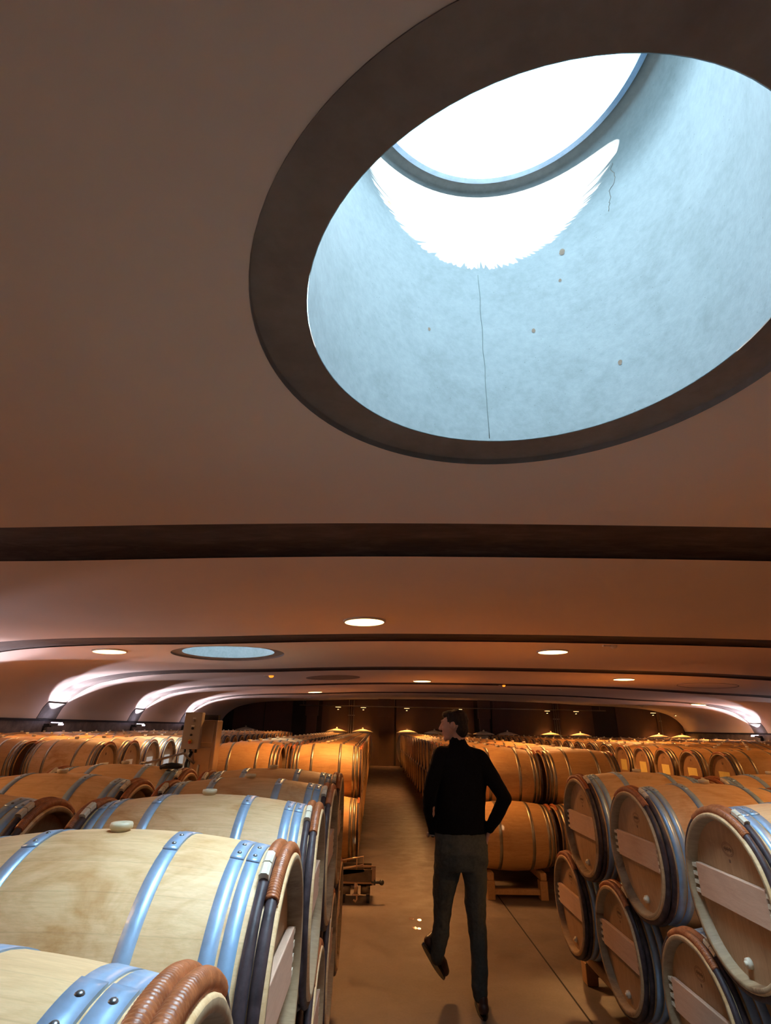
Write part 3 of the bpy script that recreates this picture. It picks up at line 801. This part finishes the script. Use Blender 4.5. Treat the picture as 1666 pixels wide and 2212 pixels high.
# racks: two rails on posts under each column of barrels
def rack(xc, y0, y1, zbar, lab):
    root = empty('barrel_rack', (xc, (y0 + y1) / 2, 0), 0, lab, 'rack', 'wooden barrel racks on the floor')
    xo = .29; top = zbar - rb(xo) - .002; L = y1 - y0; rh = .075
    for s in (-1, 1):
        bm = new(); add_box(bm, (s * xo, 0, top - rh / 2), (.07, L, rh)); o = mk('rail', bm, M['timber'], root, False); bevel_mod(o, .012)
        n = max(2, int(L / 1.2) + 1)
        for k in range(n):
            yy = -L / 2 + .06 + (L - .12) * k / (n - 1)
            bm = new(); add_box(bm, (s * xo, yy, (top - rh) / 2), (.085, .10, top - rh)); o = mk('rack_post', bm, M['timber'], root, False); bevel_mod(o, .006)
    for yy in (-L / 2 + .06, L / 2 - .06):
        bm = new(); add_box(bm, (0, yy, .07), (2 * xo, .05, .05)); mk('cross_rail', bm, M['timber'], root, False)
rack(XA, .2, 4.6, zl, 'wooden rack under the near left stack at the aisle')
rack(XA2, 1.75, 4.75, zl, 'wooden rack under the second near left row')
rack(XB, 1.75, 4.85, zr, 'reddish wooden rack under the near right stack')
rack(XB2, 2.6, 4.85, zr, 'wooden rack under the second near right row')
zA = ZF - math.sqrt(.692 ** 2 - .375 ** 2); zB = ZF - math.sqrt(.692 ** 2 - .395 ** 2)
rack(-.15 - HL, 7.15, 24.4, zA, 'long wooden rack under the far row left of the aisle')
rack(-1.22 - HL, 7.15, 24.4, zA, 'long wooden rack under the second far left row')
rack(1.14 + HL, 6.75, 24.4, zB, 'wooden rack with square legs behind the walking person')
rack(2.12 + HL, 6.75, 24.4, zB, 'long wooden rack under the second far right row')
rack(-3.5 - HL, 7.0, 24.4, zA, 'wooden rack of the far left block by the side passage')
rack(4.86 + HL, 7.3, 24.4, zB, 'wooden rack of the far right block by the side passage')

# black strap on the back barrel of the second left row
bm = new()
add_tube(bm, [(-.10, -.05, .02), (-.04, -.07, .035), (.05, -.05, .03), (.10, 0, .03), (.06, .05, .03), (-.03, .06, .035), (-.10, .02, .025)], .018, 8, True)
add_box(bm, (0, 0, .022), (.17, .09, .03))
bmesh.ops.scale(bm, vec=(.62, .62, .8), verts=bm.verts[:])
o = mk('strap', fixn(bm), M['black'], loc=(-1.385, 4.0, ZU + rb(.36) + .004)); tag(o, 'black strap bundle lying on the barrel in front of the cabinet', 'strap')

# ------------------------------------------------------------------ steel cabinet with control panel in the left side passage
cab = empty('machine_cabinet', (-1.64, 5.62, 0), R(6), 'tall stainless steel machine cabinet reflecting orange light beside the control panel', 'cabinet')
bm = new(); add_box(bm, (0, 0, .93), (.21, .30, 1.62)); o = mk('cabinet_body', bm, M['cab'], cab, False); bevel_mod(o, .008)
for (zc_, hh) in ((1.63, .18), (1.40, .20), (1.16, .20)):
    bm = new(); add_box(bm, (.0, -.155, zc_), (.15, .012, hh)); o = mk('access_plate', bm, M['cab'], cab, False); bevel_mod(o, .004)
bm = new(); add_box(bm, (0, 0, .06), (.42, .44, .12)); mk('base_plate', bm, M['dark_steel'], cab, False)
bm = new(); add_tube(bm, [(-.02, -.17, 1.35), (-.03, -.20, 1.15), (.01, -.20, 1.0), (.03, -.19, .8), (.02, -.2, .4)], .010, 8); mk('hose', bm, M['peg'], cab)
bm = new(); add_tube(bm, [(-.10, -.16, 1.46), (-.13, -.2, 1.36), (-.12, -.2, 1.2), (-.11, -.19, 1.0), (-.13, -.2, .6), (-.12, -.18, .2)], .014, 8); mk('power_cable', bm, M['black'], cab)
bm = new(); add_tube(bm, [(-.06, -.18, 1.36), (-.15, -.26, 1.45), (-.30, -.3, 1.41), (-.44, -.3, 1.37), (-.50, -.3, 1.37), (-.52, -.3, 1.335), (-.48, -.3, 1.31), (-.40, -.3, 1.31)], .011, 8); mk('bent_pipe', bm, M['trim_metal'], cab)
bm = new()
for k in range(3): add_box(bm, (0, -.05 + .05 * k, 1.765 + .0), (.18, .02, .05))
mk('vent_grille', bm, M['dark_steel'], cab, False)
cp = empty('control_panel', (-1.735, 5.44, 1.482), 0, 'beige enamel control panel with red stop button on yellow ring, left of the cabinet', 'control panel')
bm = new(); add_box(bm, (0, 0, .163), (.165, .085, .325)); o = mk('panel_box', bm, M['panel'], cp, False); bevel_mod(o, .006)
def btn(x, z, r, h, m, nm, par):
    bm = new(); add_cyl(bm, (x, -.043, z), (x, -.043 - h, z), r, seg=20); return mk(nm, bm, m, par)
btn(.0, .068, .019, .006, M['yellow'], 'warning_ring', cp); btn(.0, .062, .014, .022, M['red'], 'stop_button', cp)
btn(.002, .125, .010, .012, M['black'], 'knob', cp)
btn(.006, .182, .011, .012, M['black'], 'knob', cp); btn(.010, .25, .010, .010, M['trim_metal'], 'switch', cp)
bm = new(); add_box(bm, (.006, -.044, .204), (.030, .004, .012)); mk('name_plate', bm, M['card'], cp, False)
bm = new(); add_box(bm, (.012, -.044, .272), (.030, .004, .008)); mk('name_plate', bm, M['card'], cp, False)
bm = new(); add_box(bm, (.03, .10, .16), (.05, .13, .06)); mk('mounting_arm', bm, M['dark_steel'], cp, False)
for xx in (-.05, .0, .05):
    bm = new(); add_cyl(bm, (xx, 0, 0), (xx, 0, -.03), .010, seg=10); mk('cable_gland', bm, M['black'], cp)

# ------------------------------------------------------------------ small machine cart at the aisle
ct = empty('barrel_jack_cart', (-.15, 6.72, 0), 0, 'low metal barrel jack cart with round knob, on the floor at the left aisle edge', 'cart')
bm = new(); add_box(bm, (0, 0, .165), (.34, .30, .01)); add_box(bm, (0, -.145, .23), (.34, .01, .14)); add_box(bm, (0, .145, .23), (.34, .01, .14)); add_box(bm, (-.165, 0, .23), (.01, .30, .14)); add_box(bm, (.165, 0, .23), (.01, .30, .14))
mk('tray', bm, M['cart'], ct, False)
bm = new(); add_box(bm, (.0, -.155, .185), (.35, .014, .014)); mk('bright_edge', bm, M['cart_edge'], ct, False)
bm = new(); add_box(bm, (.185, -.15, .25), (.04, .02, .17)); add_box(bm, (.10, -.15, .33), (.14, .02, .014)); mk('end_bracket', bm, M['cart_edge'], ct, False)
bm = new(); add_cyl(bm, (.16, -.15, .19), (.26, -.15, .19), .014, seg=14); add_sphere(bm, (.27, -.15, .19), .028); add_cyl(bm, (.19, -.15, .19), (.205, -.15, .19), .026, seg=16); mk('screw_knob', bm, M['dark_steel'], ct)
for xx in (-.11, .10):
    bm = new(); add_cyl(bm, (xx - .05, -.10, .115), (xx + .05, -.10, .115), .045, seg=18); add_cyl(bm, (xx - .05, .1, .115), (xx + .05, .1, .115), .045, seg=18); mk('roller', bm, M['cart'], ct)
for (xx, yy) in ((-.13, -.12), (.13, -.12), (-.13, .12), (.13, .12)):
    bm = new(); add_cyl(bm, (xx - .015, yy, .04), (xx + .015, yy, .04), .04, seg=20); w = mk('wheel', bm, M['black'], ct)
    bm = new(); add_box(bm, (xx, yy, .10), (.04, .03, .12)); mk('wheel_fork', bm, M['cart'], ct, False)
bm = new(); add_box(bm, (.0, -.17, .14), (.04, .02, .10)); add_cyl(bm, (-.035, -.18, .085), (.035, -.18, .085), .010, seg=12)
add_tube(bm, [(.01, -.18, .085), (.015, -.19, .05), (.0, -.2, .03), (-.02, -.19, .045)], .010, 8); mk('tow_hook', bm, M['cart_edge'], ct)
bm = new(); add_tube(bm, [(-.17, -.15, .38), (-.05, -.15, .40), (.07, -.15, .42), (.07, -.15, .345), (-.05, -.15, .32), (-.17, -.15, .30)], .008, 8)
add_cyl(bm, (.0, -.15, .30), (.0, -.15, .41), .006, seg=8); mk('bent_rod_frame', bm, M['cart_edge'], ct)
bm = new(); add_box(bm, (-.04, -.10, .29), (.24, .10, .05), Matrix.Rotation(-.12, 3, 'Y')); mk('metal_block', bm, M['cart'], ct, False)
for (x, y, l) in ((.09, 6.35, 'larger dried drip mark'), (.15, 6.2, 'smaller dried drip mark')): pass
bm = new()
for k in range(4):
    n = 12; cx, cy = random.uniform(-.05, .05), random.uniform(-.16, .16); rr = random.uniform(.015, .035)
    bm.faces.new([bm.verts.new((cx + rr * (1 + .3 * noise.noise(Vector((k, i, 0)))) * math.cos(2 * PI * i / n), cy + 1.6 * rr * math.sin(2 * PI * i / n), .0012)) for i in range(n)])
w = NT('wet_spot'); w.set((.25, .18, .14), .06, 0, .8)
o = mk('water_splash', fixn(bm), w.m, loc=(.44, 6.0, 0)); tag(o, 'small glistening wet splash on the aisle floor left of the person', 'puddle', kind='stuff')

# ------------------------------------------------------------------ vats, rail and pipes at the end wall
def vat(x, lab, lit):
    x *= 1.02; root = empty('wine_vat', (x, 26.95, .09), 0, lab, 'vat', 'round lidded vats along the end wall')
    bm = new(); lathe_z(bm, [(0, .12), (.34, .12), (.43, .28), (.49, .55), (.50, .75), (.48, .98), (.44, 1.18), (.38, 1.34), (.36, 1.36), (0, 1.37)], 40); mk('vat_body', fixn(bm), M['vat'], root)
    bm = new()
    for a in range(3): add_box(bm, (.3 * math.cos(a * 2.1 + .5), .3 * math.sin(a * 2.1 + .5), .10), (.12, .12, .38))
    mk('vat_foot', bm, M['dark_steel'], root, False)
    bm = new(); lathe_z(bm, [(0, 1.37), (.50, 1.395), (.51, 1.41), (.34, 1.47), (.14, 1.52), (.05, 1.535), (0, 1.54)], 40); l = mk('lid', fixn(bm), M['cab'] if False else M['peg'], root)
    bm = new(); add_sphere(bm, (0, 0, 1.56), .045); mk('lid_knob', bm, M['peg'], l)
    if lit:
        r2 = empty('rail_spotlight', (x, 27.25, 2.62), 0, 'rail spotlight above the lit vat ' + lab.split(', ', 1)[1].replace(', lit', '').replace('lit, ', ''), 'spotlight', 'spotlights on the rail above the vats')
        bm = new(); add_cyl(bm, (0, 0, .0), (0, -.03, -.12), .045, .06, 18); mk('lamp_housing', bm, M['dark_steel'], r2)
        bm = new(); add_cyl(bm, (0, -.030, -.121), (0, -.0315, -.127), .035, seg=18); add_box(bm, (0, -.07, -.02), (.26, .012, .014)); mk('lamp_lens', bm, M['lamp_spot'], r2)
        d = bpy.data.lights.new('lamp', 'SPOT'); d.energy = 420; d.color = (1.0, .40, .09); d.spot_size = R(88); d.spot_blend = .9; d.shadow_soft_size = .04
        o = bpy.data.objects.new('lamp', d); COL.objects.link(o); o.parent = r2; o.location = (0, -.04, -.14)
        o.rotation_mode = 'QUATERNION'; o.rotation_quaternion = Vector((0, .04, -1)).to_track_quat('-Z', 'Y')
vats = [(-1.74, 'second from the aisle on its left, lit'), (-.53, 'directly left of the aisle end, lit'), (1.56, 'directly right of the aisle end, lit'), (2.85, 'unlit, just left of the head of the person'),
        (4.1, 'hidden behind the person, lit'), (5.17, 'unlit, just right of the neck of the person'), (6.29, 'lit, right of the unlit one beside the person'), (8.35, 'lit, left of the three thin pipes at right'),
        (9.75, 'lit, right of the three thin pipes'), (13.5, 'lit, left one of the far right pair'), (14.6, 'lit, right one of the far right pair'), (-6.0, 'unlit, alone in the far left dark corner')]
for (x, l) in vats: vat(x, 'lidded vat at the end wall, ' + l, 'unlit' not in l)
bm = new(); add_cyl(bm, (-3.7, 27.35, 2.665), (-3.7 + 15.2, 27.35, 2.665), .022, seg=10); o = mk('lighting_rail', bm, M['pipe']); tag(o, 'long thin horizontal lighting rail in front of the dark end wall', 'rail')
for k, xx in enumerate((-3.5, 1.0, 5.9, 11.2)):
    bm = new(); add_cyl(bm, (xx, 27.35, 2.68), (xx, 27.35, zc(xx) + .01), .008, seg=8); mk('hanger_rod', bm, M['pipe'], o, True)
def pipes(x, n, lab, lean=0):
    root = empty('wall_pipes', (x, 27.7, 0), 0, lab, 'pipe')
    for k in range(n):
        bm = new(); add_cyl(bm, (k * .11, 0, 0), (k * .11 + lean, 0, zc(x) - .02), .022, seg=10); mk('pipe', bm, M['pipe'], root)
    bm = new(); add_box(bm, (.11 * (n - 1) / 2, 0.03, 2.25), (.11 * n, .04, .04)); mk('pipe_clamp', bm, M['trim_metal'], root, False)
pipes(-1.25, 3, 'three thin vertical pipes on the end wall left of the aisle end')
pipes(9.0, 3, 'three thin vertical pipes on the end wall right of centre')
pipes(14.35, 1, 'single thin vertical pipe on the end wall between the far right pair of vats')
# small ceiling devices
def device(nm, x, y, mat, lab, cat, r=.05):
    z = zc(x); root = empty(nm, (x, y, z), 0, lab, cat)
    bm = new(); lathe_z(bm, [(.0, -.055), (r * .6, -.05), (r, -.03), (r * 1.1, .0)], 20); mk('device_body', fixn(bm), mat, root)
    bm = new(); add_box(bm, (-r * 1.8, 0, -.012), (r * 3, .05, .024)); mk('mounting_plate', bm, M['white_pl'], root, False)
device('warning_beacon', -2.75, 14.4, M['lamp_orange'], 'small glowing orange beacon on the ceiling beyond the blue skylight', 'beacon', .06)
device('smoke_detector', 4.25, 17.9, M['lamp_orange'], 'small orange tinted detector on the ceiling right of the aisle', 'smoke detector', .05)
device('smoke_detector', 4.05, 8.95, M['white_pl'], 'pale smoke detector right behind the second dark ceiling band', 'smoke detector', .055)
device('smoke_detector', -3.0, 25.3, M['white_pl'], 'tiny pale detector on the ceiling near the left end wall', 'smoke detector', .07)
device('smoke_detector', 12.5, 25.6, M['white_pl'], 'tiny pale detector on the ceiling near the right end wall', 'smoke detector', .07)

# ------------------------------------------------------------------ person
def cap(bm, p0, r0, p1, r1, seg=14):
    t_ = bmesh.new(); p0 = Vector(p0); p1 = Vector(p1)
    add_sphere(t_, p0, r0, 2); add_sphere(t_, p1, r1, 2)
    r = bmesh.ops.convex_hull(t_, input=t_.verts[:])
    for v in [v for v in t_.verts if not v.link_faces]: t_.verts.remove(v)
    me = bpy.data.meshes.new('t'); t_.to_mesh(me); t_.free(); bm.from_mesh(me); bpy.data.meshes.remove(me)
def chain(bm, pts):
    for (a, ra), (b, rb_) in zip(pts, pts[1:]): cap(bm, a, ra, b, rb_)
def loft(bm, secs, n=24):
    rings = []
    for (cx, cy, z, rx, ry) in secs:
        rings.append([bm.verts.new((cx + rx * math.cos(2 * PI * k / n), cy + ry * math.sin(2 * PI * k / n), z)) for k in range(n)])
    for A, B in zip(rings, rings[1:]):
        for k in range(n): bm.faces.new((A[k], A[(k + 1) % n], B[(k + 1) % n], B[k]))
    bm.faces.new(rings[0][::-1]); bm.faces.new(rings[-1])
def organic(name, bm, mat, parent=None, vox=.008, sm=4, fac=.6, disp=None, loc=None):
    o = mk(name, bm, mat, parent, True, loc)
    m = o.modifiers.new('union', 'REMESH'); m.mode = 'VOXEL'; m.voxel_size = vox; m.use_smooth_shade = True
    m = o.modifiers.new('soften', 'SMOOTH'); m.factor = fac; m.iterations = sm
    if disp:
        tx = bpy.data.textures.new(name + '_folds', 'CLOUDS'); tx.noise_scale = disp[1]; tx.noise_depth = 1
        m = o.modifiers.new('folds', 'DISPLACE'); m.texture = tx; m.strength = disp[0]; m.mid_level = .5
        m.texture_coords = 'LOCAL'
    return o
PX, PY = .66, 4.3
def V(x, y, z): return (x - PX, y - PY, z)
# the body: head (turned to the left), neck, torso, arms, hands, legs
bm = new()
HC = Vector(V(.610, 4.305, 1.728))
fd = Vector((-.93, .36, -.06)).normalized(); sd = Vector((0, 0, 1)).cross(fd).normalized(); upv = fd.cross(sd) * 1
Rm = Matrix((fd, sd, upv)).transposed()          # local: x forward, y side, z up
def H(x, y, z): return HC + Rm @ Vector((x, y, z))
add_sphere(bm, H(-.018, 0, .022), 1, 3, (.094, .074, .080), Rm)
add_sphere(bm, H(.028, 0, -.015), 1, 3, (.062, .060, .082), Rm)
add_sphere(bm, H(.038, 0, -.070), 1, 3, (.042, .042, .036), Rm)      # jaw
add_sphere(bm, H(.066, 0, -.094), .018, 2)                          # chin
cap(bm, H(.084, 0, .020), .009, H(.106, 0, -.022), .013)             # nose
add_sphere(bm, H(.100, .012, -.024), .009, 2); add_sphere(bm, H(.100, -.012, -.024), .009, 2)
add_sphere(bm, H(.080, 0, .034), 1, 2, (.012, .042, .010), Rm)        # brow
add_sphere(bm, H(.084, 0, -.050), 1, 2, (.012, .022, .006), Rm); add_sphere(bm, H(.082, 0, -.062), 1, 2, (.011, .019, .006), Rm)
for s in (-1, 1):
    add_sphere(bm, H(.070, s * .032, .012), .012, 2)                   # eyes
    add_sphere(bm, H(.058, s * .036, -.022), .022, 2)                  # cheeks
    add_sphere(bm, H(-.012, s * .074, -.004), 1, 2, (.019, .008, .030), Rm)   # ears
    add_sphere(bm, H(-.020, s * .080, .004), 1, 2, (.012, .007, .022), Rm)
cap(bm, V(.64, 4.31, 1.66), .056, V(.655, 4.32, 1.55), .060)
loft(bm, [(.655 - PX, .02, .95, .15, .10), (.65 - PX, .02, 1.1, .145, .10), (.65 - PX, .02, 1.3, .17, .11), (.655 - PX, .02, 1.48, .165, .10), (.655 - PX, .02, 1.56, .07, .06)])
SL, SR = (.515, 4.32, 1.515), (.815, 4.31, 1.500)
EL, ER = (.415, 4.26, 1.27), (.955, 4.22, 1.245)
WLw, WRw = (.460, 4.37, 1.000), (.838, 4.30, 1.030)
chain(bm, [(V(*SL), .048), (V(*EL), .038), (V(*WLw), .026)])
chain(bm, [(V(*SR), .048), (V(*ER), .038), (V(*WRw), .026)])
def hand(bm, w, d, side, spread):
    w = Vector(w); d = Vector(d).normalized(); side = Vector(side).normalized(); nrm = d.cross(side).normalized()
    pc = w + d * .05
    for k in (-1.5, -.5, .5, 1.5):
        cap(bm, w + d * .012 + side * k * .010, .014, w + d * .088 + side * k * .019, .0105)
    for k, L in zip((-1.5, -.5, .5, 1.5), (.062, .076, .080, .070)):
        b = w + d * .088 + side * k * .019
        m1 = b + d * L * .5 + nrm * .008; e = m1 + (d * .8 + nrm * .6).normalized() * L * .5
        cap(bm, b, .0098, m1, .0088); cap(bm, m1, .0088, e, .0075)
    tb = w + d * .03 + side * .03; tm = tb + (d * .7 + side * .7).normalized() * .036; te = tm + (d * .95 + side * .2).normalized() * .03
    cap(bm, tb, .013, tm, .011); cap(bm, tm, .011, te, .009)
hand(bm, V(*WLw), (.32, -.1, -1), (.2, .9, 0), 0)
hand(bm, V(*WRw), (-.30, .10, -1), (0, 1, 0), 0)
HLp, HRp = (.545, 4.33, .93), (.72, 4.32, .93)
KL, KR = (.508, 4.40, .56), (.730, 4.33, .54)
AL, AR = (.470, 4.40, .275), (.728, 4.31, .095)
chain(bm, [(V(*HLp), .080), (V(*KL), .042), (V(.478, 4.40, .33), .028)])
chain(bm, [(V(*HRp), .080), (V(*KR), .042), (V(*AR), .030)])
person = organic('person', bm, M['skin'], None, .0055, 3, .5, loc=(PX, PY, 0))
tag(person, 'person in a black turtleneck and dark trousers walking away, head turned left, hands in pockets', 'person')
# hair
bm = new()
add_sphere(bm, H(-.030, 0, .036), 1, 3, (.092, .080, .078), Rm)
add_sphere(bm, H(-.062, 0, -.020), 1, 3, (.052, .064, .075), Rm)
add_sphere(bm, H(.010, 0, .078), 1, 3, (.070, .058, .030), Rm)
add_sphere(bm, H(.048, .0, .072), 1, 3, (.030, .050, .022), Rm)
for s in (-1, 1):
    add_sphere(bm, H(-.002, s * .058, .040), 1, 2, (.034, .018, .036), Rm); add_sphere(bm, H(.006, s * .064, .012), 1, 2, (.009, .010, .024), Rm)
organic('hair', bm, M['hair'], person, .006, 1, .4, (.012, .02))
# sweater
bm = new()
loft(bm, [(-.022, .03, 1.012, .192, .122), (-.022, .03, 1.06, .186, .122), (-.012, .03, 1.16, .178, .120), (-.004, .03, 1.28, .186, .128), (.0, .03, 1.40, .197, .130),
          (.002, .03, 1.47, .192, .118), (.0, .03, 1.525, .155, .095), (-.006, .025, 1.565, .095, .075), (-.012, .02, 1.59, .074, .068)], 32)
chain(bm, [(V(.58, 4.33, 1.52), .062), (V(*SL), .068), (V(.462, 4.28, 1.40), .060), (V(*EL), .050), (V(.418, 4.32, 1.15), .046), (V(.452, 4.37, 1.005), .036)])
chain(bm, [(V(.74, 4.33, 1.52), .062), (V(.805, 4.32, 1.495), .068), (V(.882, 4.27, 1.37), .060), (V(*ER), .050), (V(.905, 4.26, 1.14), .047), (V(.848, 4.29, 1.05), .037)])
chain(bm, [(V(.50, 4.33, 1.36), .07), (V(.462, 4.34, 1.2), .062), (V(.462, 4.35, 1.10), .055), (V(.485, 4.35, 1.05), .055)])
cap(bm, V(.650, 4.32, 1.575), .070, V(.640, 4.315, 1.618), .064)
organic('sweater', bm, M['knit'], person, .008, 5, .6, (.008, .06))
# trousers
bm = new()
loft(bm, [(-.018, .03, 1.03, .180, .112), (-.018, .02, .97, .186, .122), (-.018, .012, .90, .192, .128), (-.018, .012, .84, .190, .118), (-.018, .012, .79, .170, .10)], 32)
chain(bm, [(V(.555, 4.32, .88), .100), (V(.53, 4.35, .74), .090), (V(*KL), .068), (V(.498, 4.41, .44), .062), (V(.482, 4.41, .34), .055), (V(.470, 4.41, .285), .050), (V(.466, 4.425, .255), .042)])
chain(bm, [(V(.722, 4.31, .88), .098), (V(.735, 4.32, .74), .084), (V(*KR), .069), (V(.738, 4.325, .38), .061), (V(.735, 4.32, .24), .056), (V(.732, 4.32, .16), .060), (V(.730, 4.315, .105), .052)])
organic('trousers', bm, M['trouser'], person, .008, 5, .6, (.020, .075))
# shoes
def shoe(heel, toe, up, label=None):
    bm = new(); heel = Vector(heel); toe = Vector(toe); d = (toe - heel); L = d.length; d.normalize(); up = (Vector(up) - d * Vector(up).dot(d)).normalized(); s = d.cross(up)
    Mx = Matrix((d, s, up)).transposed()
    def q(x, z): return heel + d * x * L + up * z
    chain(bm, [(q(.06, .030), .036), (q(.40, .030), .036), (q(.72, .028), .044), (q(.92, .022), .034)])
    add_sphere(bm, q(.14, .062), 1, 2, (.048, .034, .046), Mx); cap(bm, q(.2, .06), .036, q(.6, .040), .034)
    o = organic('shoe', bm, M['shoe'], person, .006, 3, .5)
    bm = new(); n = 24
    A = []
    for k in range(n):
        a = 2 * PI * k / n; x = .48 + .54 * math.cos(a); w = .036 + .014 * max(0, math.cos(a - .0)) * (1 if math.cos(a) < .8 else .8)
        A.append(q(x, -.006) + s * w * math.sin(a) * 1.05)
    top = [bm.verts.new(p) for p in A]; bot = [bm.verts.new(p - up * .014) for p in A]
    bm.faces.new(top); bm.faces.new(bot[::-1])
    for k in range(n): bm.faces.new((top[k], bot[k], bot[(k + 1) % n], top[(k + 1) % n]))
    mk('shoe_sole', fixn(bm), M['black'], o, False)
shoe(V(.745, 4.26, .020), V(.765, 4.55, .020), (0, 0, 1))
shoe(V(.385, 4.40, .345), V(.530, 4.55, .115), (.75, .55, .5))
# wristwatch glint on the left wrist
bm = new(); c = Vector(V(.450, 4.37, .990)); add_tube(bm, [c + Vector((.034 * math.cos(a), .034 * math.sin(a), 0)) for a in [2 * PI * k / 20 for k in range(20)]], .006, 6, True)
add_cyl(bm, c + Vector((-.034, -.006, 0)), c + Vector((-.046, -.010, 0)), .016, seg=16)
mk('wristwatch', bm, M['trim_metal'], person)
